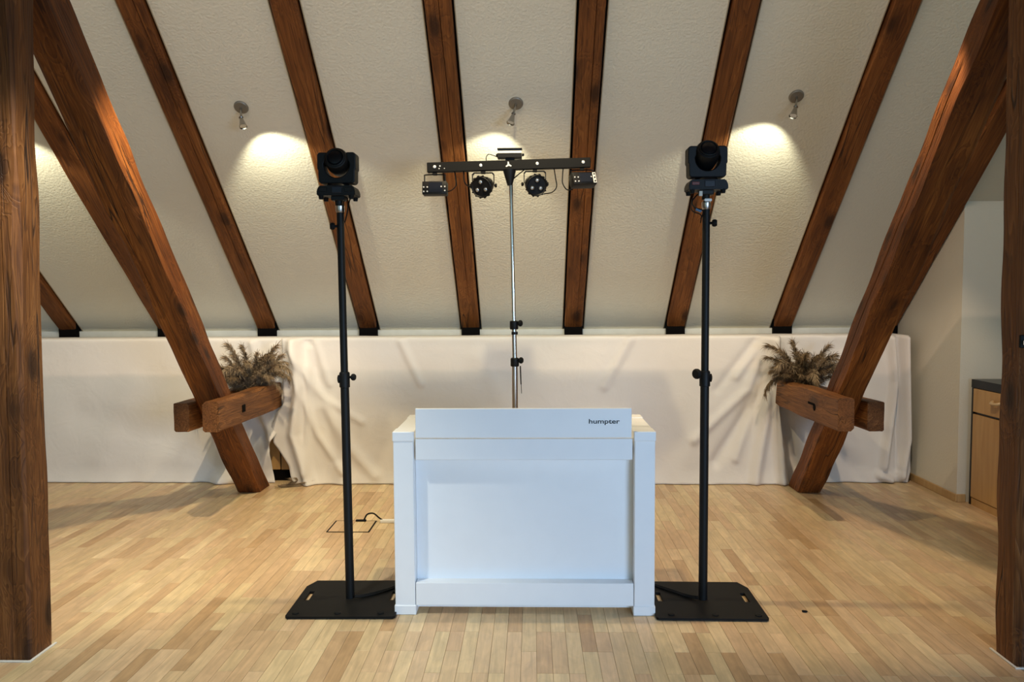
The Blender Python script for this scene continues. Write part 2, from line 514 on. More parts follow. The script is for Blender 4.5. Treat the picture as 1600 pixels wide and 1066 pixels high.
# --- sloping ceiling: dark backing, one plastered panel per bay
S_TOP = 6.75
bm = bmesh.new()
poly = []
for s, out in ((-0.35, -0.12), (S_TOP, -0.12), (S_TOP, -0.30), (-0.35, -0.30)):
    p = slope_pt(0, s, out); poly.append((p.y, p.z))
prism(bm, poly, 'x', -6.2, 5.4)
ceiling = tag(obj('ceiling', bm, M['gap']), kind='structure')
bays = [(-6.2, RAFTER_X[0] - RAFTER_W / 2)] + [(a + RAFTER_W / 2, b - RAFTER_W / 2) for a, b in zip(RAFTER_X, RAFTER_X[1:])] + [(RAFTER_X[-1] + RAFTER_W / 2, 5.3)]
GAPW = 0.020
for a, b in bays:
    bm = bmesh.new()
    poly = []
    for s, out in ((0.0, -0.035), (S_TOP, -0.035), (S_TOP, -0.10), (0.0, -0.10)):
        p = slope_pt(0, s, out); poly.append((p.y, p.z))
    prism(bm, poly, 'x', a + GAPW, b - GAPW)
    pn = obj('panel', bm, M['panel'], ceiling)
    bm = bmesh.new()
    for xa, xb in ((a + GAPW - 0.006, a + GAPW), (b - GAPW, b - GAPW + 0.006)):
        poly = []
        for s, out in ((0.0, -0.032), (S_TOP, -0.032), (S_TOP, -0.10), (0.0, -0.10)):
            p = slope_pt(0, s, out); poly.append((p.y, p.z))
        prism(bm, poly, 'x', xa, xb)
    obj('edge_strip', bm, M['lip'], pn)

# knee wall behind the drapes
tag(obj('wall_back', B(-6.2, 3.3, 7.07, 7.2, 0, 1.318), M['fascia']), kind='structure')
# right wall with the boxed-out chimney breast, cut under the slope
pa = slope_pt(0, 0, -0.05)


def slope_z(y): return pa.z + (pa.y - y) * tan(SL)


bm = bmesh.new()
prism(bm, [(6.0, 0), (7.6, 0), (7.6, slope_z(7.6)), (6.0, slope_z(6.0))], 'x', 3.302, 5.4)
tag(obj('wall_right', bm, M['wall']), kind='structure')
bm = bmesh.new(); box(bm, 3.286, 3.301, 5.985, 7.0, 0.0, 0.062, 0.003)
tag(obj('baseboard_right', bm, M['base']), kind='structure')
bm = bmesh.new(); box(bm, 3.302, 3.366, 5.985, 5.999, 0.0, 0.062, 0.003)
tag(obj('baseboard_front', bm, M['base']), kind='structure')
tag(obj('wall_far_right', B(4.6, 4.75, -4.0, 6.0, 0, 3.2), M['wall']), kind='structure')
tag(obj('wall_left', B(-6.2, -6.05, -4.0, 7.2, 0, 3.2), M['wall']), kind='structure')


# ------------------------------------------------------------------ timber beams
def beam(name, p0, p1, wv, dv, wd, dp, mat, seed, parent=None, segs=28, cham=0.02, wob=0.006, groove=None, wane=0.012):
    """timber from p0 to p1; section wd along wv, dp along dv; rings stay parallel to wv,dv.
    groove = (face 0..3, position 0..1, t0, t1, depth)"""
    p0, p1, wv, dv = Vector(p0), Vector(p1), Vector(wv), Vector(dv)
    bm = bmesh.new()
    gl = bm.verts.layers.float_vector.new('grain')
    Ln = (p1 - p0).length
    rs = []
    for i in range(segs + 1):
        t = i / segs
        s = t * Ln
        nz = lambda k, f=1.6: noise.noise(Vector((seed * 7.3 + k * 3.7, s * f, k * 1.9)))
        ctr = p0 + (p1 - p0) * t + wv * nz(0, 2.3) * wob * 0.5 + dv * nz(1, 2.3) * wob * 0.5
        hw = wd / 2 + nz(2, 3.6) * wob; hd = dp / 2 + nz(3, 3.6) * wob
        ch = [max(0.004, cham + nz(4 + k, 3.0) * wane * 1.8) for k in range(4)]
        pts = []
        cor = [(-hw, -hd), (hw, -hd), (hw, hd), (-hw, hd)]
        for k in range(4):
            a, b = cor[k], cor[(k + 1) % 4]
            ex, ey = (b[0] - a[0]), (b[1] - a[1])
            el = math.hypot(ex, ey); ux, uy = ex / el, ey / el
            inx, iny = -uy, ux
            c0, c1 = ch[k], ch[(k + 1) % 4]
            ts = [c0 / el, 0.28, 0.5, 0.72, 1 - c1 / el]
            gd = 0.0
            if groove and groove[0] == k:
                g = groove[1] + 0.05 * nz(11, 0.8)
                ts = [c0 / el, g * 0.5, g - 0.018, g, g + 0.018, (1 + g) / 2, 1 - c1 / el]
                tt = (t - groove[2]) / max(1e-6, groove[3] - groove[2])
                if 0 < tt < 1: gd = groove[4] * min(1.0, 6 * tt, 6 * (1 - tt))
            for j, q in enumerate(ts):
                dn = 0.0
                if 0 < j < len(ts) - 1: dn = nz(20 + k * 5 + j, 3.0) * 0.0022
                if gd and j == 3 and len(ts) == 7: dn = gd
                pts.append((a[0] + ux * q * el + inx * dn, a[1] + uy * q * el + iny * dn))
        ring = []
        for x, y in pts:
            v = bm.verts.new(ctr + wv * x + dv * y - p0)
            v[gl] = Vector((x + seed * 1.37, y + seed * 0.73, s + seed * 2.11))
            ring.append(v)
        rs.append(ring)
    n = len(rs[0])
    for a, b in zip(rs, rs[1:]):
        for k in range(n):
            bm.faces.new((a[k], a[(k + 1) % n], b[(k + 1) % n], b[k]))
    bm.faces.new(rs[0]); bm.faces.new(rs[-1][::-1])
    o = obj(name, bm, mat, parent, loc=p0, smooth=True)
    return o


XV, YV, ZV = Vector((1, 0, 0)), Vector((0, 1, 0)), Vector((0, 0, 1))

# rafters
where = ['at the far left beside the near post', 'mostly hidden behind the left leaning brace', 'ending beside the left pampas bouquet',
         'passing behind the left moving head', 'passing behind the left end of the light bar', 'passing behind the right end of the light bar',
         'passing behind the right moving head', 'ending behind the right pampas bouquet', 'in the shade against the right wall']
for i, x in enumerate(RAFTER_X):
    a, b = slope_pt(x, 0.085, -0.045), slope_pt(x, S_TOP, -0.045)
    g = (0, 0.55 + 0.1 * (i % 3 - 1), 0.02, 0.9, 0.010) if i in (2, 5, 4) else None
    o = beam('rafter', a, b, XV, NS * -1, RAFTER_W - 0.004, 0.10, M['rafter'], 3 + i * 1.7, segs=40, cham=0.007, wob=0.004, groove=g, wane=0.005)
    tag(o, 'brown sloping roof rafter ' + where[i], 'rafter', 'rafters of the sloping roof')
    f = obj('rafter_foot_shade', B(-RAFTER_W / 2, RAFTER_W / 2, -0.045, 0.03, -0.145, 0.045, 0.002), M['foot'], o, loc=Vector((0, -0.005, 0)))  # shadowed rafter end, its shade put into a black block
    tag(f, 'rafter foot painted black for its shade')

# purlin resting on the two posts (just above the picture)
pu = beam('purlin', (-6.0, 3.5, 3.33), (5.0, 3.5, 3.33), YV, ZV, 0.20, 0.22, M['post'], 31, segs=30)
tag(pu, 'horizontal purlin carried by the two posts above the picture', 'beam')
# gallery slab, unseen, added to keep the upper lamps off the foreground
tag(obj('trim_gallery_shade', B(-6.0, 4.6, -4.0, 3.39, 3.30, 3.44), M['gallery_shade']), kind='structure')

# posts
def post(label, xb, xt, seed, groove):
    g = (0, groove, 0.0, 1.0, 0.012)
    o = beam('post', (xb, 3.39, 0), (xt, 3.39, 3.25), XV, YV, 0.19, 0.165, M['post'], seed, segs=46, cham=0.016, wob=0.006, groove=g)
    tag(o, label, 'post')
    bm = bmesh.new()
    for x0, x1, y0, y1 in ((-0.108, 0.108, -0.100, -0.088), (-0.108, -0.096, -0.088, 0.095), (0.096, 0.108, -0.088, 0.095)):
        box(bm, x0, x1, y0, y1, 0.0, 0.006, 0.001)
    tag(obj('base_strip', bm, M['trimw'], o), 'pale sealing strip on the floor')
    return o


post('thick dark timber post standing at the left edge', -2.362, -2.315, 41, 0.62)
rp_ = post('thick dark timber post standing at the right edge', 2.192, 2.150, 47, 0.6)
bm = bmesh.new(); box(bm, -0.102, -0.015, -0.110, -0.098, 1.395, 1.45, 0.003)
tag(obj('latch_plate', bm, M['blackm'], rp_, loc=(-0.034, 0.008, 0)), 'dark metal plate of a latch')
bm = bmesh.new(); cyl(bm, (-0.094, -0.118, 1.418), (0.03, -0.118, 1.418), 0.009)
tag(obj('latch_bar', bm, M['chrome'], rp_, loc=(-0.034, 0.008, 0)), 'shiny steel latch bar')

# leaning braces
BA = R(48.5)
for lab, xc, seed in (('heavy timber brace leaning above the left pampas bouquet', -2.378, 53), ('heavy timber brace leaning above the right pampas bouquet', 2.266, 59)):
    h = 3.13
    yb = 6.39; yt = yb - h / tan(BA)
    o = beam('brace', (xc, yb, 0.002), (xc + (0.035 if xc < 0 else -0.03), yt, h), XV, YV, 0.192, 0.262, M['brace'], seed, segs=90, cham=0.027, wob=0.0050,
             groove=(0, 0.35, 0.30, 0.85, 0.010) if xc < 0 else (3, 0.5, 0.2, 0.9, 0.010), wane=0.015)
    tag(o, lab, 'brace', 'leaning roof braces')

# pairs of horizontal clamping beams
CL = [('clamping_beam', 'short horizontal beam clamping the left brace, nearer the middle, with peg hole', -2.2475, 5.26, 0.685, 0.905, 61),
      ('clamping_beam', 'short dark horizontal beam on the outer side of the left brace', -2.545, 5.46, 0.655, 0.865, 62),
      ('clamping_beam', 'short horizontal beam clamping the right brace, nearer the middle, with torn knot', 2.112, 5.20, 0.70, 0.925, 63),
      ('clamping_beam', 'short dark horizontal beam on the outer side of the right brace', 2.418, 5.44, 0.655, 0.865, 64)]
for nm, lab, x, y0, z0, z1, seed in CL:
    o = beam(nm, (x, y0, (z0 + z1) / 2), (x, 6.64, (z0 + z1) / 2 - 0.02), XV, ZV, 0.112, z1 - z0, M['clamp'], seed, segs=20, cham=0.013, wob=0.006, wane=0.008)
    tag(o, lab, 'beam', 'clamping beams on the braces')
    if seed == 61:
        obj('peg_hole', B(0.046, 0.0595, 0.44, 0.50, -0.035, 0.02, 0.002), M['foot'], o)
    if seed == 63:
        bm = bmesh.new(); rings(bm, [(0, 0.026), (0.012, 0.030)], (-0.060, 0.42, -0.012), (1, 0, 0), 9)
        box(bm, -0.060, -0.048, 0.42, 0.55, 0.0, 0.016)
        obj('torn_knot', bm, M['foot'], o)


# ------------------------------------------------------------------ drapes
def interp(tab, z):
    tab = sorted(tab)
    if z <= tab[0][0]: return tab[0][1]
    for (a, va), (b, vb) in zip(tab, tab[1:]):
        if z <= b: return va + (vb - va) * (z - a) / (b - a)
    return tab[-1][1]


def seg_dist(x, z, a, b):
    dx, dz = b[0] - a[0], b[1] - a[1]
    l2 = dx * dx + dz * dz
    t = max(0, min(1, ((x - a[0]) * dx + (z - a[1]) * dz) / l2))
    return math.hypot(x - a[0] - dx * t, z - a[1] - dz * t), t


def drape(name, label, left, right, y0, top, folds, seed, nx=150, nz=70, hem=0.012, flap=0.30):
    bm = bmesh.new()
    rows = []
    fl = 4
    for j in range(-fl, nz + 1):
        row = []
        for i in range(nx + 1):
            u = i / nx
            if j < 0:
                z = top; zz = top
            else:
                zz = top * (1 - j / nz)
                z = zz
            xl, xr = interp(left, zz), interp(right, zz)
            x = xl + (xr - xl) * u
            y = y0
            q = 0.0
            for pts, amp, wd in folds:
                best = 9; tb = 0
                for a, b in zip(pts, pts[1:]):
                    d, t = seg_dist(x, zz, a, b)
                    if d < best: best = d
                q += 1.5 * amp * math.exp(-(best / wd) ** 2)
            q += 0.012 * noise.noise(Vector((x * 1.3 + seed, zz * 0.9, seed))) * (1 - zz / top)
            v = zz / top
            if v < 0.12:        # hem lies out on the floor
                k = (0.12 - v) / 0.12
                q += k * k * (0.03 + 0.03 * noise.noise(Vector((x * 5 + seed, 0, 1))))
                z = max(0.004, zz + k * 0.010 * noise.noise(Vector((x * 9 + seed, 3, 1))))
            y -= q
            if j < 0: y = y0 + 0.015 + flap * (-j / fl) - q * 0.2; z = top + 0.003 * noise.noise(Vector((x * 4, j, seed)))
            elif j == 0:
                y = y0 + 0.004 - q * 0.5
                z = top - 0.003 + 0.003 * noise.noise(Vector((x * 6, 1.0, seed)))
            row.append(bm.verts.new((x, y, z)))
        rows.append(row)
    for a, b in zip(rows, rows[1:]):
        for k in range(nx):
            bm.faces.new((a[k], a[k + 1], b[k + 1], b[k]))
    o = obj(name, bm, M['cloth'], smooth='all')
    md = o.modifiers.new('thickness', 'SOLIDIFY'); md.thickness = 0.0025; md.offset = 1
    return tag(o, label, 'drape', 'pale cloth drapes along the low wall')


def px(x, y): return ((x - 832) / 183.2, 1.63 - (y - 461) / 183.2)


DT = 1.272
drape('drape', 'pale cloth drape hanging behind the left brace', [(0, -5.6)], [(0, -2.26), (0.12, -2.29), (0.34, -2.285), (0.5, -2.20), (1.3, -2.10)], 6.625, DT - 0.004,
      [([px(330, 757), px(392, 735), px(418, 690)], 0.05, 0.07), ([px(400, 640), px(432, 740)], 0.05, 0.05), ([px(370, 640), px(415, 700)], -0.03, 0.05), ([px(420, 545), px(412, 600)], 0.03, 0.03),
       ([px(385, 535), px(398, 600)], 0.025, 0.03), ([px(190, 600), px(130, 720)], 0.012, 0.12), ([px(100, 650), px(250, 690)], -0.012, 0.15), ([px(340, 560), px(270, 720)], 0.012, 0.14)], 3.0)
drape('drape', 'wide pale cloth drape hanging behind the white console', [(0, -2.07), (0.06, -2.11), (0.16, -2.13), (0.30, -2.215), (0.36, -2.26), (0.5, -2.275), (0.62, -2.22), (0.70, -2.165), (1.3, -2.165)],
      [(0, 2.185), (0.1, 2.175), (0.45, 2.10), (0.68, 2.075), (0.9, 2.06), (1.3, 2.10)], 6.57, DT,
      [([px(455, 533), px(462, 600), px(452, 680), px(475, 760)], 0.055, 0.045), ([px(475, 533), px(520, 720)], -0.02, 0.05), ([px(450, 540), px(540, 700), px(580, 745)], 0.02, 0.05),
       ([px(500, 640), px(530, 760)], 0.02, 0.07), ([px(625, 533), px(655, 600)], 0.014, 0.03), ([px(985, 530), px(945, 605)], 0.016, 0.035), ([px(750, 560), px(790, 640)], 0.008, 0.08),
       ([px(1210, 525), px(1212, 600), px(1222, 755)], 0.06, 0.035), ([px(1205, 527), px(1185, 620), px(1120, 725)], -0.035, 0.05), ([px(1203, 530), px(1195, 660), px(1180, 755)], 0.045, 0.045),
       ([px(1195, 527), px(1150, 590)], 0.014, 0.03), ([px(1200, 527), px(1168, 610), px(1085, 690)], 0.022, 0.035), ([px(1180, 532), px(1120, 610)], -0.012, 0.035), ([px(1205, 535), px(1150, 720)], 0.020, 0.03), ([px(1110, 640), px(1060, 740)], 0.008, 0.08), ([px(480, 545), px(470, 740)], 0.02, 0.03), ([px(448, 545), px(500, 620), px(560, 660)], 0.012, 0.03), ([px(445, 560), px(490, 680), px(530, 740)], 0.018, 0.03), ([px(490, 535), px(510, 600)], 0.010, 0.025)], 9.0, nx=230)
drape('drape', 'narrow pale cloth drape hanging behind the right brace', [(0, 2.06), (1.3, 2.0)], [(0, 3.22), (0.1, 3.255), (0.6, 3.235), (1.3, 3.205)], 6.64, DT - 0.002,
      [([px(1392, 525), px(1400, 600), px(1385, 735)], 0.05, 0.03), ([px(1414, 525), px(1420, 690), px(1412, 750)], 0.06, 0.03), ([px(1404, 525), px(1408, 740)], -0.035, 0.02),
       ([px(1300, 535), px(1330, 640)], 0.012, 0.06), ([px(1215, 640), px(1245, 720)], -0.05, 0.07), ([px(1378, 748), px(1395, 755)], 0.05, 0.03), ([px(1320, 560), px(1290, 620)], 0.02, 0.05), ([px(1300, 700), px(1340, 735)], -0.02, 0.08)], 15.0, nx=90)

# cupboard seen through the slit between the two left drapes
t = thing('cupboard', 'light wood cupboard showing through the slit beside the left brace', 'cupboard', (-2.25, 6.80, 0))
obj('body', B(-0.40, 0.42, -0.10, 0.14, 0.0, 1.235), M['counter'], t)
obj('plinth', B(-0.40, 0.42, -0.115, -0.10, 0.0, 0.095), M['foot'], t)
obj('door', B(-0.39, 0.008, -0.125, -0.102, 0.10, 1.22, 0.002), M['cab'], t)
obj('door', B(0.020, 0.41, -0.125, -0.102, 0.10, 1.22, 0.002), M['cab'], t)

# ------------------------------------------------------------------ console (DJ counter)
t = thing('dj_console', 'white folding console with black lettering on its upper board', 'console', (-0.0475, 3.83, 0))
HW, DP = 0.6605, 0.55
for s in (-1, 1):
    xo, xi = s * HW, s * (HW - 0.103)
    a, b = min(xo, xi), max(xo, xi)
    for y0 in (0.0, DP - 0.10):
        lg = obj('leg', B(a, b, y0, y0 + 0.10, 0.006, 0.905, 0.003), M['white'], t)
        obj('foot', B(a - 0.004, b + 0.004, y0 - 0.004, y0 + 0.104, 0.0, 0.050, 0.003), M['white'], lg)
        obj('cap', B(a - 0.003, b + 0.003, y0 - 0.004, y0 + 0.104, 0.896, 0.945, 0.003), M['white'], lg)
    obj('side_rail', B(a, b, 0.105, DP - 0.105, 0.86, 0.942, 0.002), M['white'], t)
    obj('side_panel', B(a + 0.04, b - 0.04, 0.10, DP - 0.10, 0.06, 0.86), M['white'], t)
obj('top_rail', B(-HW + 0.113, HW - 0.113, 0.004, 0.032, 0.800, 0.908, 0.002), M['white'], t)
obj('bottom_rail', B(-HW + 0.106, HW - 0.106, 0.002, 0.066, 0.048, 0.166, 0.002), M['white'], t)
obj('skirt', B(-HW + 0.106, HW - 0.106, 0.050, 0.064, 0.022, 0.10), M['white'], t)
obj('front_panel', B(-HW + 0.104, HW - 0.104, 0.066, 0.078, 0.06, 0.90), M['white'], t)
obj('tabletop', B(-HW + 0.106, HW - 0.106, 0.04, DP, 0.865, 0.885, 0.002), M['white'], t)
bd = obj('upper_board', B(-HW + 0.114, HW - 0.118, 0.0, 0.018, 0.912, 1.063, 0.004, 2), M['white'], t)
fc = bpy.data.curves.new('lettering', 'FONT'); fc.body = 'humpter'; fc.size = 0.052; fc.extrude = 0.0006; fc.offset = 0.0009; fc.align_x = 'CENTER'; fc.space_character = 1.0
fc.materials.append(M['seam'])
tmp = bpy.data.objects.new('lettering_curve', fc); C.objects.link(tmp)
bpy.context.view_layer.update()
fm = bpy.data.meshes.new_from_object(tmp); bpy.data.objects.remove(tmp)
fo = bpy.data.objects.new('lettering', fm); C.objects.link(fo)
fo.location = (0.404, -0.0004, 0.986); fo.rotation_euler = (R(90), 0, 0); fo.scale = (0.86, 0.62, 1)
fo.parent = bd
tag(fo, 'black lettering reading humpter')


# ------------------------------------------------------------------ pole stands and moving heads
def knob_bm(p, d, ln=0.022, r=0.017, neck=0.014):
    bm = bmesh.new()
    d = Vector(d).normalized(); p = Vector(p)
    rings(bm, [(0, 0.007), (neck, 0.007), (neck + 0.001, r * 0.8), (neck + ln * 0.3, r), (neck + ln * 0.7, r), (neck + ln, r * 0.75)], p, d, 14)
    return bm


def plate_bm():
    bm = bmesh.new()
    X, Y, T, ch = 0.279, 0.246, 0.012, 0.085
    # outline with cut rear corners, split around the two hand slots
    sx0, sx1, sy0, sy1 = 0.214, 0.240, -0.035, 0.085
    def slab(poly): prism(bm, poly, 'z', 0.004, 0.004 + T)
    slab([(-sx0, -Y), (sx0, -Y), (sx0, Y), (-sx0, Y)])
    for s in (-1, 1):
        slab([(s * sx0, -Y), (s * (X - 0.012), -Y), (s * X, -Y + 0.012), (s * X, sy0), (s * sx0, sy0)])
        slab([(s * sx0, sy1), (s * X, sy1), (s * X, Y - ch), (s * (X - ch * 0.45), Y), (s * sx0, Y)])
        slab([(s * sx1, sy0), (s * X, sy0), (s * X, sy1), (s * sx1, sy1)])
    bmesh.ops.remove_doubles(bm, verts=bm.verts, dist=0.0001)
    return bm


def stand(label, x, side, lean):
    t = thing('pole_stand', label, 'stand', (x, 4.01, 0), R(0.8) * (-side))
    pl = obj('base_plate', plate_bm(), M['blackm'], t)
    for k, (bx, by) in enumerate(((-0.235, -0.205), (-0.02, -0.205), (0.2, -0.205))):
        bm = bmesh.new(); rings(bm, [(0, 0.017), (0.004, 0.017), (0.006, 0.010)], (bx * -side, by, 0.016), (0, 0, 1), 16)
        obj('bolt', bm, M['rubber'], pl)
    for bx in (-0.24, 0.24):
        for by in (-0.2, 0.2):
            bm = bmesh.new(); cyl(bm, (bx, by, 0.0), (bx, by, 0.005), 0.015, seg=12)
            obj('rubber_foot', bm, M['rubber'], pl)
    L = lambda z: lean * z
    bm = bmesh.new(); cyl(bm, (0, 0, 0.014), (L(1.17), 0, 1.17), 0.0232, 0.0225, 24)
    obj('lower_pole', bm, M['black'], t, smooth=True)
    bm = bmesh.new(); rings(bm, [(0, 0.0235), (0.002, 0.0275), (0.075, 0.0275), (0.082, 0.024)], (L(1.15), 0, 1.15), (0, 0, 1), 24)
    sl = obj('sleeve', bm, M['blackp'], t, smooth=True)
    d = (-side, -0.15, 0)
    obj('knob', knob_bm((L(1.2) - side * 0.024, -0.004, 1.205), d, ln=0.022, r=0.018) if side < 0 else knob_bm((L(1.2) - 0.024, -0.004, 1.218), (-1, -0.9, 0), ln=0.024, r=0.027, neck=0.018), M['rubber'], sl, smooth=True)
    bm = bmesh.new(); rings(bm, [(0, 0.020), (0.012, 0.022), (0.016, 0.010)], (L(1.2) + side * 0.022, 0, 1.195), (side, -0.3, 0), 14)
    obj('clamp_nut', bm, M['rubber'], sl, smooth=True)
    bm = bmesh.new(); cyl(bm, (L(1.16), 0, 1.16), (L(2.08), 0, 2.085), 0.0195, 0.019, 24)
    obj('upper_pole', bm, M['black'], t, smooth=True)
    ks = side
    bm = knob_bm((L(1.99) + ks * 0.016, -0.004, 1.995), (ks, -0.2, 0), ln=0.026, r=0.019, neck=0.012)
    obj('knob', bm, M['rubber'], t, smooth=True)
    bm = bmesh.new(); rings(bm, [(0, 0.019), (0.01, 0.024), (0.035, 0.024), (0.045, 0.014), (0.075, 0.014)], (L(2.08), 0, 2.065), (0, 0, 1), 20)
    obj('spigot', bm, M['steel'], t, smooth=True)
    return t


stand('black pole stand on a flat plate left of the console', -0.984, -1, -0.007)
stand('black pole stand on a flat plate right of the console', 0.897, 1, 0.0)


def moving_head(label, x, z, tilt, right):
    t = thing('moving_head', label, 'stage light', (x, 4.01, z))
    # base: wide foot, sloping shoulders
    bm = bmesh.new()
    prism(bm, [(-0.099, 0.0), (0.099, 0.0), (0.099, 0.026), (0.086, 0.050), (-0.086, 0.050), (-0.099, 0.026)], 'y', -0.065, 0.065)
    bmesh.ops.bevel(bm, geom=[e for e in bm.edges], offset=0.004, segments=2, affect='EDGES')
    ba = obj('base', bm, M['blackp'], t, smooth=True)
    obj('display', B(-0.020, 0.032, -0.0675, -0.064, 0.012, 0.044, 0.002), M['disp'], ba)
    bm = bmesh.new()
    if right:
        box(bm, -0.084, -0.046, -0.0670, -0.0645, 0.022, 0.038, 0.002)
        tag(obj('side_print', bm, M['redm'], ba), 'dull red print')
    else:
        box(bm, -0.086, -0.045, -0.0670, -0.0645, 0.018, 0.040, 0.002)
        obj('side_vent', bm, M['black'], ba)
        obj('side_vent', B(0.045, 0.085, -0.0670, -0.0645, 0.018, 0.040, 0.002), M['black'], ba)
    for sx in (-0.080, 0.076):
        for sy in (-0.048, 0.048):
            bm = bmesh.new(); rings(bm, [(0, 0.011), (0.020, 0.014)], (sx, sy, -0.018), (0, 0, 1), 14)
            obj('rubber_foot', bm, M['rubber'], ba)
    bm = bmesh.new(); box(bm, -0.035, 0.035, -0.03, 0.03, -0.022, 0.002, 0.003)
    cyl(bm, (0, 0, -0.045), (0, 0, -0.02), 0.020)
    obj('mounting_clamp', bm, M['black'], t)
    # turntable
    bm = bmesh.new(); rings(bm, [(0, 0.063), (0.006, 0.060), (0.014, 0.052)], (0, 0, 0.050), (0, 0, 1), 32)
    obj('turntable', bm, M['blackp'], t, smooth=True)
    # yoke: one U shape with rounded arm tops
    bm = bmesh.new()
    out = []; yr = 0.063 if right else 0.067
    def arc(cx, cz, r, a0, a1, n=8):
        return [(cx + r * cos(R(a0 + (a1 - a0) * k / n)), cz + r * sin(R(a0 + (a1 - a0) * k / n))) for k in range(n + 1)]
    out += [(-0.085, 0.064), (0.085, 0.064), (0.094, 0.074), (0.095, 0.130), (0.100, 0.140), (0.100, 0.205)] + arc(0.083, 0.205, 0.017, 0, 90, 4)[1:]
    out += [(0.050, 0.222), (0.050, 0.196), (yr, 0.165), (yr, 0.160)] + arc(0, 0.160, yr, 0, -180, 16)[1:]
    out += [(-yr, 0.165), (-0.050, 0.196), (-0.050, 0.222)] + arc(-0.083, 0.205, 0.017, 90, 180, 4) + [(-0.100, 0.140), (-0.095, 0.130), (-0.094, 0.074)]
    prism(bm, out, 'y', -0.042, 0.042)
    yk = obj('yoke', bm, M['blackp'], t)
    md = yk.modifiers.new('edge', 'BEVEL'); md.width = 0.005; md.segments = 2; md.limit_method = 'ANGLE'
    # head: barrel tilted up, with lens
    hz = 0.176
    ax = Vector((0, -cos(tilt), sin(tilt)))
    bm = bmesh.new()
    rings(bm, [(-0.085, 0.030), (-0.080, 0.042), (-0.055, 0.056), (-0.01, 0.062), (0.045, 0.061), (0.060, 0.055), (0.064, 0.046)], (0, 0, hz), ax, 32)
    hd = obj('head', bm, M['blackp'], t, smooth=True)
    bm = bmesh.new(); rings(bm, [(0.060, 0.047), (0.069, 0.047), (0.071, 0.043), (0.064, 0.038)], (0, 0, hz), ax, 32, caps=False)
    obj('bezel', bm, M['black'], hd, smooth=True)
    bm = bmesh.new(); rings(bm, [(0.063, 0.039), (0.070, 0.034), (0.074, 0.020), (0.075, 0.004)], (0, 0, hz), ax, 28)
    obj('lens', bm, M['darklens'], hd, smooth=True)
    for s in (-1, 1):
        bm = bmesh.new(); cyl(bm, (s * 0.055, 0, hz), (s * 0.072, 0, hz), 0.020, seg=16)
        obj('pivot', bm, M['black'], hd)
    # cables
    bm = bmesh.new()
    if right:
        tube(bm, [(-0.03, 0.06, -0.01), (-0.065, 0.02, -0.05), (-0.062, -0.02, -0.085), (-0.02, -0.03, -0.105), (-0.02, 0.02, -0.14)], 0.0035)
        tube(bm, [(-0.05, 0.05, -0.0), (-0.075, 0.0, -0.07), (-0.07, -0.02, -0.105), (-0.03, -0.025, -0.125), (-0.022, 0.02, -0.16)], 0.0028)
        obj('cable', bm, M['rubber'], t, smooth=True)
        bm = bmesh.new(); cyl(bm, (-0.055, -0.024, -0.095), (-0.028, -0.029, -0.108), 0.007)
        tag(obj('connector', bm, M['blue'], t, smooth=True), 'blue cable connector')
        tag(obj('tag_strip', B(-0.012, 0.026, -0.026, -0.022, -0.056, -0.042, 0.003), M['whitep'], t), 'white tag')
        tag(obj('sticker', B(-0.041, -0.024, -0.034, -0.031, -0.030, -0.004, 0.001), M['sticker'], t), 'pale square sticker')
    else:
        tube(bm, [(0.05, 0.05, 0.0), (0.052, -0.01, -0.04), (0.045, -0.012, -0.085), (0.024, 0.02, -0.13)], 0.0035)
        tube(bm, [(0.034, 0.05, 0.0), (0.03, -0.02, -0.03), (0.026, -0.012, -0.09)], 0.003)
        obj('cable', bm, M['rubber'], t, smooth=True)
    return t


moving_head('black moving head light on top of the left pole stand', -1.004, 2.148, R(13), False)
moving_head('black moving head light on top of the right pole stand', 0.894, 2.160, R(27), True)

for lab, pts in (('black cable leading from the left pole stand to the console', [(-0.955, 4.0, 0.03), (-0.90, 4.03, 0.024), (-0.80, 4.11, 0.024), (-0.74, 4.20, 0.022), (-0.66, 4.26, 0.05), (-0.60, 4.44, 0.008), (-0.50, 4.7, 0.008)]),
                 ('black cable leading from the right pole stand to the console', [(0.868, 4.0, 0.03), (0.82, 4.04, 0.024), (0.72, 4.14, 0.024), (0.65, 4.22, 0.022), (0.56, 4.30, 0.05), (0.52, 4.46, 0.008), (0.40, 4.75, 0.008)])):
    bm = bmesh.new()
    tube(bm, pts, 0.0065)
    tube(bm, [(p[0], p[1] - 0.018, p[2]) for p in pts[:-2]], 0.0045)
    tag(obj('cable', bm, M['rubber'], smooth=True), lab, 'cable', 'cables on the stand plates')

# ------------------------------------------------------------------ light bar on its stand
t = thing('light_stand', 'chrome telescopic stand rising behind the white console', 'stand', (-0.116, 5.0, 0))
LX = lambda z: -0.020 * max(0, (z - 1.2)) / 1.25
bm = bmesh.new(); cyl(bm, (0.0, 0, 0.02), (0.0, 0, 1.20), 0.019, 0.019, 20)
obj('lower_tube', bm, M['steel'], t, smooth=True)
bm = bmesh.new(); cyl(bm, (0, 0, 1.18), (LX(1.45), 0, 1.45), 0.0155, seg=20)
obj('middle_tube', bm, M['steel'], t, smooth=True)
bm = bmesh.new(); cyl(bm, (LX(1.43), 0, 1.43), (LX(2.40), 0, 2.40), 0.0125, seg=20)
obj('upper_tube', bm, M['chrome'], t, smooth=True)
for z in (1.195, 1.437):
    bm = bmesh.new(); rings(bm, [(0, 0.026), (0.006, 0.028), (0.05, 0.028), (0.056, 0.022)], (LX(z), 0, z - 0.028), (0, 0, 1), 20)
    c = obj('collar', bm, M['blackp'], t, smooth=True)
    obj('knob', knob_bm((LX(z) + 0.024, -0.008, z + 0.012), (1, -0.5, 0), ln=0.022, r=0.021, neck=0.008), M['rubber'], c, smooth=True)
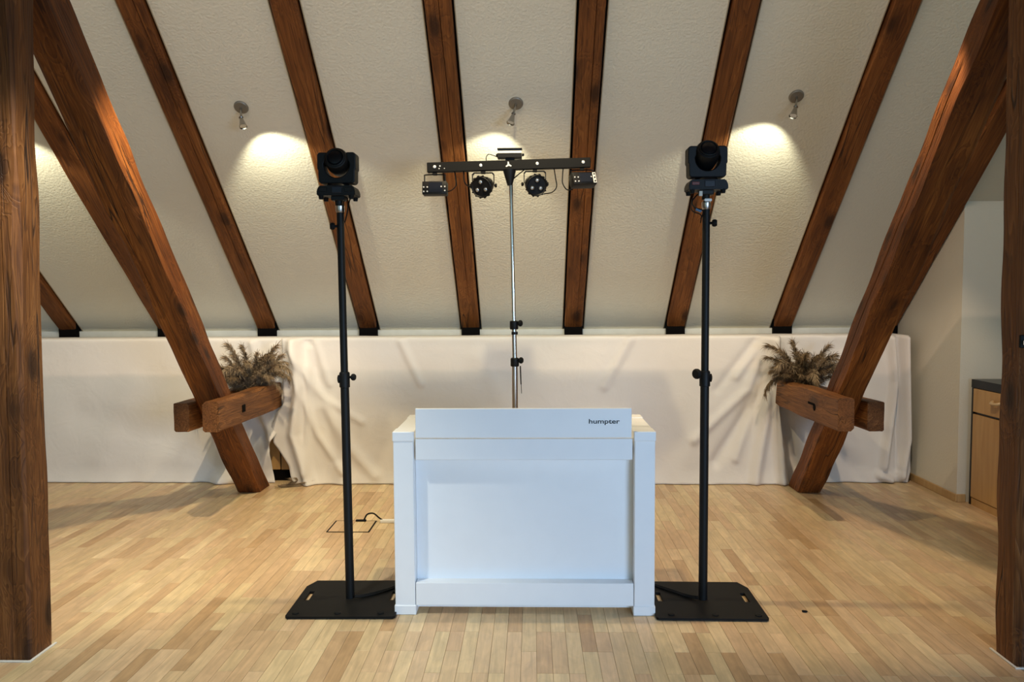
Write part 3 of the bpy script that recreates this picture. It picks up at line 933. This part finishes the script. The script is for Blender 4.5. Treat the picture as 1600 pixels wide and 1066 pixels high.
bm = bmesh.new(); rings(bm, [(0, 0.021), (0.018, 0.021)], (0, 0, 1.375), (0, 0, 1), 18)
obj('ring', bm, M['blackp'], t, smooth=True)
bm = bmesh.new(); tube(bm, [(0.036, -0.01, 1.17), (0.040, -0.012, 1.05)], 0.004, sub=1); tube(bm, [(0.040, -0.012, 1.06), (0.043, -0.012, 0.99)], 0.002, sub=1)
obj('lanyard', bm, M['rubber'], t)
for k in range(3):
    a = R(30 + 120 * k)
    d = Vector((cos(a), sin(a), 0))
    bm = bmesh.new(); cyl(bm, d * 0.02 + ZV * 0.62, d * 0.45 + ZV * 0.016, 0.011, seg=12)
    lg = obj('leg', bm, M['steel'], t, smooth=True)
    bm = bmesh.new(); cyl(bm, d * 0.44 + ZV * 0.03, d * 0.465 + ZV * 0.0, 0.016, 0.018, 12)
    obj('rubber_foot', bm, M['rubber'], lg)
    bm = bmesh.new(); cyl(bm, d * 0.018 + ZV * 0.25, d * 0.24 + ZV * 0.315, 0.007, seg=8)
    obj('brace_rod', bm, M['steel'], t)

t = thing('light_bar', 'black T-shaped bar carrying four small lights over the console', 'light bar', (-0.1485, 5.0, 2.4655))
t.rotation_euler = (0, -R(1.2), 0)
obj('crossbar', B(-0.5245, 0.5245, -0.025, 0.025, -0.031, 0.031, 0.003), M['blackm'], t)
bm = bmesh.new(); rings(bm, [(0, 0.042), (0.012, 0.040), (0.05, 0.030), (0.09, 0.019), (0.10, 0.017)], (0.005, 0, -0.028), (0, 0, -1), 24)
obj('socket_cone', bm, M['blackp'], t, smooth=True)
bm = bmesh.new(); cyl(bm, (0.007, 0, -0.124), (0.007, 0, -0.10), 0.0145)
obj('ferrule', bm, M['chrome'], t, smooth=True)
for x in (-0.475, -0.178, 0.184, 0.478):
    bm = bmesh.new(); rings(bm, [(0, 0.0105), (0.004, 0.0095), (0.006, 0.004)], (x, -0.025, 0.002), (0, -1, 0), 16)
    obj('screw', bm, M['screw'], t, smooth=True)
for x, z, r in ((-0.440, 0.006, 0.005), (-0.446, -0.010, 0.004), (-0.412, -0.010, 0.003)):
    bm = bmesh.new(); cyl(bm, (x, -0.025, z), (x, -0.027, z), r, seg=10)
    obj('indicator', bm, M['screw'], t)
# pale three-pointed emblem in the middle of the bar
bm = bmesh.new()
for a0 in (95, 215, 335):
    a = R(a0); d = Vector((cos(a), 0, sin(a))); n = Vector((-sin(a), 0, cos(a)))
    vs = [d * 0.021 + n * 0.003, d * 0.019 - n * 0.004, -d * 0.002 - n * 0.0055, d * 0.004 + n * 0.006]
    A = [bm.verts.new(v + Vector((0.0, -0.0252, 0.0))) for v in vs]; Bq = [bm.verts.new(v + Vector((0, -0.0265, 0))) for v in vs]
    bm.faces.new(A); bm.faces.new(Bq[::-1])
    for k in range(4): bm.faces.new((A[k], A[(k + 1) % 4], Bq[(k + 1) % 4], Bq[k]))
tag(obj('emblem', bm, M['whitep'], t), 'pale three-bladed emblem')
bm = bmesh.new()
tube(bm, [(0.030, 0.0, -0.085), (0.06, -0.01, -0.062), (0.10, 0.0, -0.032)], 0.004)
obj('short_cable', bm, M['rubber'], t, smooth=True)


def bar_pt(x, y=0.0, z=0.0):
    a = R(1.2)
    return Vector((-0.1485 + x * cos(a) - z * sin(a), 5.0 + y, 2.4655 + x * sin(a) + z * cos(a)))


def par(label, x, side):
    b = bar_pt(x, 0, -0.032)
    t = thing('par_light', label, 'stage light', b, 0, 'round spotlights under the light bar')
    bm = bmesh.new(); box(bm, -0.014, 0.014, -0.018, 0.018, -0.016, 0.0, 0.002)
    obj('clamp', bm, M['rubber'], t)
    # bracket: flat U strap
    bm = bmesh.new()
    pr = [(-0.072, -0.085), (-0.072, -0.020), (-0.060, -0.008), (0.060, -0.008), (0.072, -0.020), (0.072, -0.085)]
    inn = [(x_ * 0.92, z_ - 0.006 if z_ > -0.05 else z_) for x_, z_ in pr]
    for k in range(5):
        prism(bm, [pr[k], pr[k + 1], inn[k + 1], inn[k]], 'y', -0.012, 0.012)
    bk = obj('bracket', bm, M['black'], t)
    for s in (-1, 1):
        obj('bracket_knob', knob_bm((s * 0.070, 0, -0.092), (s, 0, 0), ln=0.014, r=0.013, neck=0.004), M['rubber'], bk, smooth=True)
    ax = Vector((0.32 * side, -0.88, -0.28)).normalized()
    c = Vector((0, 0.0, -0.096))
    bm = bmesh.new()
    rings(bm, [(-0.075, 0.030), (-0.070, 0.046), (-0.030, 0.058), (0.018, 0.064), (0.020, 0.069), (0.036, 0.069), (0.040, 0.064), (0.034, 0.058)], c, ax, 28)
    bo = obj('housing', bm, M['blackp'], t, smooth=True)
    u, v = frame_for(ax)
    bm = bmesh.new()
    for k in range(14):
        a = 2 * pi * k / 14
        q = c + ax * 0.028 + (u * cos(a) + v * sin(a)) * 0.069
        rings(bm, [(-0.010, 0.006), (0.010, 0.006)], q, ax, 6)
    obj('rim_rib', bm, M['blackp'], bo)
    for k in range(3):
        a = R(120 * k)
        upv = (ZV - ax * ax.z).normalized(); rv = ax.cross(upv)
        q = c + ax * 0.036 + (upv * cos(a) + rv * sin(a)) * 0.033
        bm = bmesh.new(); rings(bm, [(-0.006, 0.018), (0.004, 0.018), (0.005, 0.0155), (-0.001, 0.0145)], q, ax, 20)
        lr = obj('lens_ring', bm, M['black'], bo, smooth=True)
        bm = bmesh.new(); rings(bm, [(-0.004, 0.0145), (0.003, 0.0125), (0.007, 0.007), (0.008, 0.001)], q, ax, 18)
        obj('lens', bm, M['lens'], lr, smooth=True)
    return t


par('round black spotlight with three lenses hanging left of the bar centre', -0.165, -1)
par('round black spotlight with three lenses hanging right of the bar centre', 0.168, 1)


def derby(label, x, rot, right):
    b = bar_pt(x, 0, -0.032)
    t = thing('effect_light', label, 'stage light', b, 0, 'box lights at the ends of the light bar')
    bm = bmesh.new(); box(bm, -0.014, 0.014, -0.018, 0.018, -0.016, 0.0, 0.002)
    obj('clamp', bm, M['rubber'], t)
    bm = bmesh.new()
    hw, dn = (0.066, 0.068) if not right else (0.068, 0.045)
    tube(bm, [(-hw, 0, -dn), (-hw, 0, -0.024), (-hw + 0.010, 0, -0.013), (hw - 0.010, 0, -0.013), (hw, 0, -0.024), (hw, 0, -dn)], 0.0042, sub=4)
    obj('bracket', bm, M['black'], t, smooth=True)
    h = bpy.data.objects.new('housing', None)
    bm = bmesh.new(); box(bm, -0.079, 0.079, -0.045, 0.030, -0.042, 0.042, 0.005, 2)
    h = obj('housing', bm, M['blackp'], t, loc=(0.003, 0, -dn - 0.036), rot=rot, smooth=True)
    obj('front_window', B(-0.035, 0.050, -0.0475, -0.044, -0.030, 0.034, 0.002), M['disp'], h)
    for sx, sz in ((-0.068, 0.004), (-0.068, -0.024), (-0.045, 0.004), (-0.045, -0.024), (0.045, 0.006), (0.068, 0.006), (0.068, -0.020)):
        bm = bmesh.new(); cyl(bm, (sx, -0.045, sz), (sx, -0.049, sz), 0.0048, seg=10)
        obj('screw', bm, M['screw'], h)
    if right:
        tag(obj('end_lens', B(0.056, 0.077, -0.0485, -0.0455, -0.036, 0.036, 0.001), M['whitep'], h), 'bright white end strip with three dark slots')
        bm = bmesh.new()
        for zz in (-0.024, 0.0, 0.024):
            prism(bm, [(0.062, zz - 0.007), (0.072, zz - 0.004), (0.072, zz + 0.008), (0.062, zz + 0.004)], 'y', -0.0495, -0.0488)
        obj('slot', bm, M['rubber'], h)
    return t


derby('flat black effect light box at the left end of the bar', -0.478, (R(-4), 0, R(-2)), False)
derby('turned black effect light box at the right end of the bar', 0.470, (R(-18), R(-3), R(18)), True)

# small strobe on top of the bar
t = thing('strobe_light', 'small shiny strobe light lying on top of the bar', 'stage light', bar_pt(0.010, 0, 0.031))
obj('housing', B(-0.080, 0.076, -0.040, 0.04, 0.012, 0.040, 0.002), M['blackp'], t)
bm = bmesh.new(); prism(bm, [(-0.044, 0.040), (0.01, 0.070), (0.045, 0.072), (0.045, 0.040)], 'x', -0.079, 0.075)
tag(obj('reflector', bm, M['whitep'], t), 'chrome reflector coloured white for the light on it')  # bright reflection on the chrome is painted as plain white
obj('lid', B(-0.081, 0.078, -0.018, 0.046, 0.071, 0.077, 0.001), M['blackp'], t)
obj('mount', B(-0.03, 0.03, -0.02, 0.02, 0.0, 0.014), M['black'], t)
bm = bmesh.new()
for s in (-1, 1): rings(bm, [(0, 0.009), (0.010, 0.009), (0.014, 0.005)], (s * 0.077, 0, 0.035), (s, 0, 0), 12)
obj('end_knob', bm, M['rubber'], t)
for lab, pts, r in (('thin black cable arching from the bar to the strobe', [bar_pt(-0.142, 0, 0.03), bar_pt(-0.143, 0.0, 0.055), bar_pt(-0.128, 0, 0.075), bar_pt(-0.10, 0, 0.068), bar_pt(-0.066, 0, 0.054)], 0.0026),
                    ('black cable looping from the left box light to the bar', [bar_pt(-0.405, 0.01, -0.155), bar_pt(-0.37, 0.0, -0.145), bar_pt(-0.343, 0.0, -0.115), bar_pt(-0.345, 0, -0.07), bar_pt(-0.35, 0, -0.03)], 0.0035),
                    ('black cable looping from the left round spotlight to the bar', [bar_pt(-0.225, 0.03, -0.128), bar_pt(-0.262, 0.02, -0.124), bar_pt(-0.288, 0.0, -0.095), bar_pt(-0.292, 0, -0.03)], 0.0042),
                    ('black cable looping from the right round spotlight to the bar', [bar_pt(0.22, 0.03, -0.185), bar_pt(0.275, 0.0, -0.18), bar_pt(0.305, 0, -0.145), bar_pt(0.300, 0, -0.09), bar_pt(0.292, 0, -0.03)], 0.0036),
                    ('black cable looping from the right box light to the bar', [bar_pt(0.41, 0.01, -0.165), bar_pt(0.37, 0.0, -0.165), bar_pt(0.345, 0, -0.125), bar_pt(0.345, 0, -0.08), bar_pt(0.35, 0, -0.03)], 0.0036)):
    bm = bmesh.new(); tube(bm, pts, r)
    tag(obj('cable', bm, M['rubber'], smooth=True), lab, 'cable', 'cables on the light bar')


# ------------------------------------------------------------------ spot lamps on the sloping ceiling
def spot_lamp(label, x, y, z, dx, aim, energy, size, group='chrome spot lamps on the slope'):
    base = Vector((x, y, z)) - NS * 0.035
    t = thing('spot_lamp', label, 'lamp', base, 0, group)
    bm = bmesh.new(); rings(bm, [(0, 0.050), (0.006, 0.049), (0.012, 0.042), (0.013, 0.012)], (0, 0, 0), NS, 32)
    obj('canopy', bm, M['canopy'], t, smooth=True)
    a = NS * 0.012; b = Vector((dx * 0.45, -0.055, -0.085)); c = Vector((dx, -0.080, -0.150))
    bm = bmesh.new(); cyl(bm, a, b, 0.008, seg=12)
    obj('stem', bm, M['chrome_dark'], t, smooth=True)
    ax = (c - b).normalized()
    bm = bmesh.new(); ln = (c - b).length
    rings(bm, [(-0.012, 0.008), (-0.004, 0.015), (0.0, 0.016), (0.006, 0.011), (ln * 0.45, 0.017), (ln, 0.026), (ln + 0.003, 0.028), (ln - 0.004, 0.022)], b, ax, 24)
    h = obj('lamp_head', bm, M['chrome_dark'], t, smooth=True)
    tip = base + c + ax * 0.012
    d = bpy.data.lights.new('spot_beam', 'SPOT'); d.energy = energy; d.color = WARM2
    d.spot_size = R(size); d.spot_blend = 0.42; d.shadow_soft_size = 0.012
    lo = bpy.data.objects.new('spot_beam', d); C.objects.link(lo)
    lo.location = tip
    lo.rotation_euler = Vector(aim).to_track_quat('-Z', 'Y').to_euler()
    return t


def aim(sx, sd, si):
    return XV * sx + TS * sd - NS * si


spot_lamp('chrome spot lamp on the slope above the left moving head', -2.0, 5.308, 2.912, 0.04, aim(0.24, 0.94, -0.03), 33, 100)
spot_lamp('chrome spot lamp on the slope above the light bar', -0.106, 5.306, 2.914, -0.035, aim(-0.28, 0.92, -0.03), 27, 90)
spot_lamp('chrome spot lamp on the slope above the right moving head', 1.783, 5.286, 2.932, -0.045, aim(-0.27, 0.92, -0.03), 31, 98)
spot_lamp('chrome spot lamp on the slope hidden behind the left post', -3.75, 5.306, 2.914, 0.0, aim(0.0, 0.92, -0.03), 36, 100)


# ------------------------------------------------------------------ pampas bouquets
def plume_bm(rng, ln, droop, blades):
    """one feathery plume: a bent stem, and hairs that leave it forward and hang"""
    bm = bmesh.new()
    def strip(p, d, l, wd, sag, n=3):
        side = d.cross(Vector((rng.uniform(-1, 1), rng.uniform(-1, 1), rng.uniform(-1, 1)))).normalized()
        prev = None
        for k in range(n + 1):
            t = k / n
            q = p + d * l * t + Vector((0, 0, -sag * t * t))
            ww = wd * (1 - 0.85 * t * t)
            a, b = bm.verts.new(q - side * ww), bm.verts.new(q + side * ww)
            if prev: bm.faces.new((prev[0], prev[1], b, a))
            prev = (a, b)
    def ctr(t):
        a = droop * t * t
        return Vector((ln * t * sin(a), 0, ln * t * cos(a)))
    for k in range(12):
        a, b = ctr(k / 12), ctr((k + 1) / 12)
        strip(a, (b - a).normalized(), (b - a).length * 1.1, 0.007, 0, 1)
    for k in range(blades):
        t = 0.06 + 0.92 * rng.random()
        p = ctr(t); d = (ctr(min(1, t + 0.05)) - ctr(t - 0.05)).normalized()
        sp = 0.45 + 0.55 * (1 - t)
        d = (d + Vector((rng.uniform(-1, 1), rng.uniform(-1, 1), rng.uniform(-0.7, 0.4))) * sp).normalized()
        strip(p, d, ln * rng.uniform(0.14, 0.34) * (1.15 - 0.5 * t), rng.uniform(0.004, 0.009), ln * rng.uniform(0.02, 0.16))
    return bm


rng = random.Random(11)
plumes = []
for k in range(5):
    bm = plume_bm(rng, 1.0, (0.5, 0.85, 1.2, 0.25, 0.7)[k], 620)
    me = bpy.data.meshes.new('plume'); bm.to_mesh(me); bm.free()
    me.materials.append(M['grass2'] if k in (1, 3, 4) else M['grass'])
    plumes.append(me)


def bouquet(label, loc, mirror, seed):
    t = thing('pampas_bouquet', label, 'dried flowers', loc)
    rr = random.Random(seed)
    spec = [(a + rr.uniform(-8, 8), rr.uniform(0.34, 0.44), rr.uniform(2, 34)) for a in range(-180, 180, 13)]
    spec += [(rr.uniform(-180, 0), rr.uniform(0.22, 0.31), rr.uniform(5, 42)) for _ in range(24)]
    for a, ln, tl in spec:
        o = bpy.data.objects.new('plume', rr.choice(plumes)); C.objects.link(o); o.parent = t
        if -160 < a < -20: o.data = plumes[rr.choice((0, 3, 4))]
        back = sin(R(a)) > 0.2          # shorter towards the cloth behind
        sc = ln * (0.72 if back else 1.0)
        o.scale = (sc * 0.9, sc * 0.9, sc)
        o.rotation_euler = (0, R(tl * (0.35 if back else 1.0)), R(a))
        o.location = (0.07 * cos(R(a)) + rr.uniform(-0.02, 0.02), -0.03 + 0.04 * sin(R(a)), 0.0)
    return t


bouquet('bouquet of dried pampas grass on the left clamping beams', (-2.37, 6.40, 0.835), 1, 5)
bouquet('bouquet of dried pampas grass on the right clamping beams', (2.23, 6.40, 0.845), -1, 8)
t = thing('dried_sprig', 'fallen dried grass sprig on the floor beside the left brace', 'dried flowers', (-2.20, 6.43, 0.012), R(8))
for k in range(4):
    o = bpy.data.objects.new('plume', plumes[3 if k % 2 else 1]); C.objects.link(o); o.parent = t
    o.scale = (0.08, 0.12, 0.20 + 0.03 * k); o.rotation_euler = (0, -R(89), R(180 - 12 + k * 9)); o.location = (0.02 * (k % 2), -0.015 * k + 0.02, 0.0)
bm = bmesh.new(); tube(bm, [(0.0, -0.03, 0.0), (0.06, -0.075, 0.0)], 0.004, sub=1)
obj('stem', bm, M['straw'], t)

# ------------------------------------------------------------------ floor outlet, strip, crumb
t = thing('floor_outlet', 'wooden floor outlet lid with dark frame left of the console', 'floor outlet', (-1.284, 5.325, 0.0))
bm = bmesh.new()
for x0, x1, y0, y1 in ((-0.150, -0.140, -0.133, 0.133), (0.140, 0.150, -0.133, 0.133), (-0.140, 0.140, -0.133, -0.127), (-0.140, 0.140, 0.127, 0.133)):
    box(bm, x0, x1, y0, y1, 0.0, 0.004)
obj('frame', bm, M['rubber'], t)
for k in range(4):
    obj('plank', B(-0.1395 + k * 0.07, -0.1405 + (k + 1) * 0.07, -0.1265, 0.1265, 0.0, 0.0035, 0.0005), M['plank'], t)
bm = bmesh.new(); box(bm, 0.0, 0.075, 0.105, 0.127, 0.0035, 0.016, 0.003)
obj('cable_flap', bm, M['rubber'], t)
bm = bmesh.new(); tube(bm, [(-1.225, 5.44, 0.012), (-1.20, 5.44, 0.055), (-1.155, 5.44, 0.062), (-1.115, 5.43, 0.035), (-1.085, 5.42, 0.018)], 0.006)
tag(obj('cable', bm, M['rubber'], smooth=True), 'black cable arching out of the floor outlet', 'cable')
bm = bmesh.new(); box(bm, -1.10, -0.30, 5.405, 5.435, 0.0, 0.024, 0.004, 2)
tag(obj('power_strip', bm, M['whitep'], smooth=True), 'white power strip on the floor behind the console', 'power strip')
bm = bmesh.new(); rings(bm, [(0, 0.004), (0.006, 0.006), (0.020, 0.006), (0.028, 0.002)], (1.374, 3.885, 0.006), (1, -0.35, 0), 8)
tag(obj('crumb', bm, M['rubber']), 'tiny dark crumb on the parquet right of the stand plate', 'debris')

# ------------------------------------------------------------------ sideboard by the right wall
t = thing('sideboard', 'light wood sideboard with black counter beside the right wall', 'cupboard', (3.37, 5.945, 0))
obj('body', B(0.012, 0.60, -1.80, 0.0, 0.0, 0.905), M['counter'], t)
obj('counter', B(-0.004, 0.60, -1.82, 0.01, 0.905, 0.968, 0.002), M['counter'], t)
obj('side_edge', B(-0.002, 0.012, -0.020, 0.004, 0.0, 0.905), M['counter'], t)
for k in range(3):
    y1 = -0.024 - k * 0.60; y0 = y1 - 0.592
    dr = obj('drawer', B(-0.006, 0.012, y0, y1, 0.722, 0.900, 0.002), M['cab'], t)
    bm = bmesh.new(); tube(bm, [(-0.006, y1 - 0.25, 0.83), (-0.030, y1 - 0.27, 0.822), (-0.034, y1 - 0.30, 0.82), (-0.030, y1 - 0.33, 0.822), (-0.006, y1 - 0.35, 0.83)], 0.012)
    obj('handle', bm, M['cabh'], dr, smooth=True)
    obj('door', B(-0.006, 0.012, y0, y1, 0.062, 0.704, 0.002), M['cab'], t)
    obj('plinth', B(0.0, 0.012, y0, y1, 0.0, 0.056), M['cab'], t)
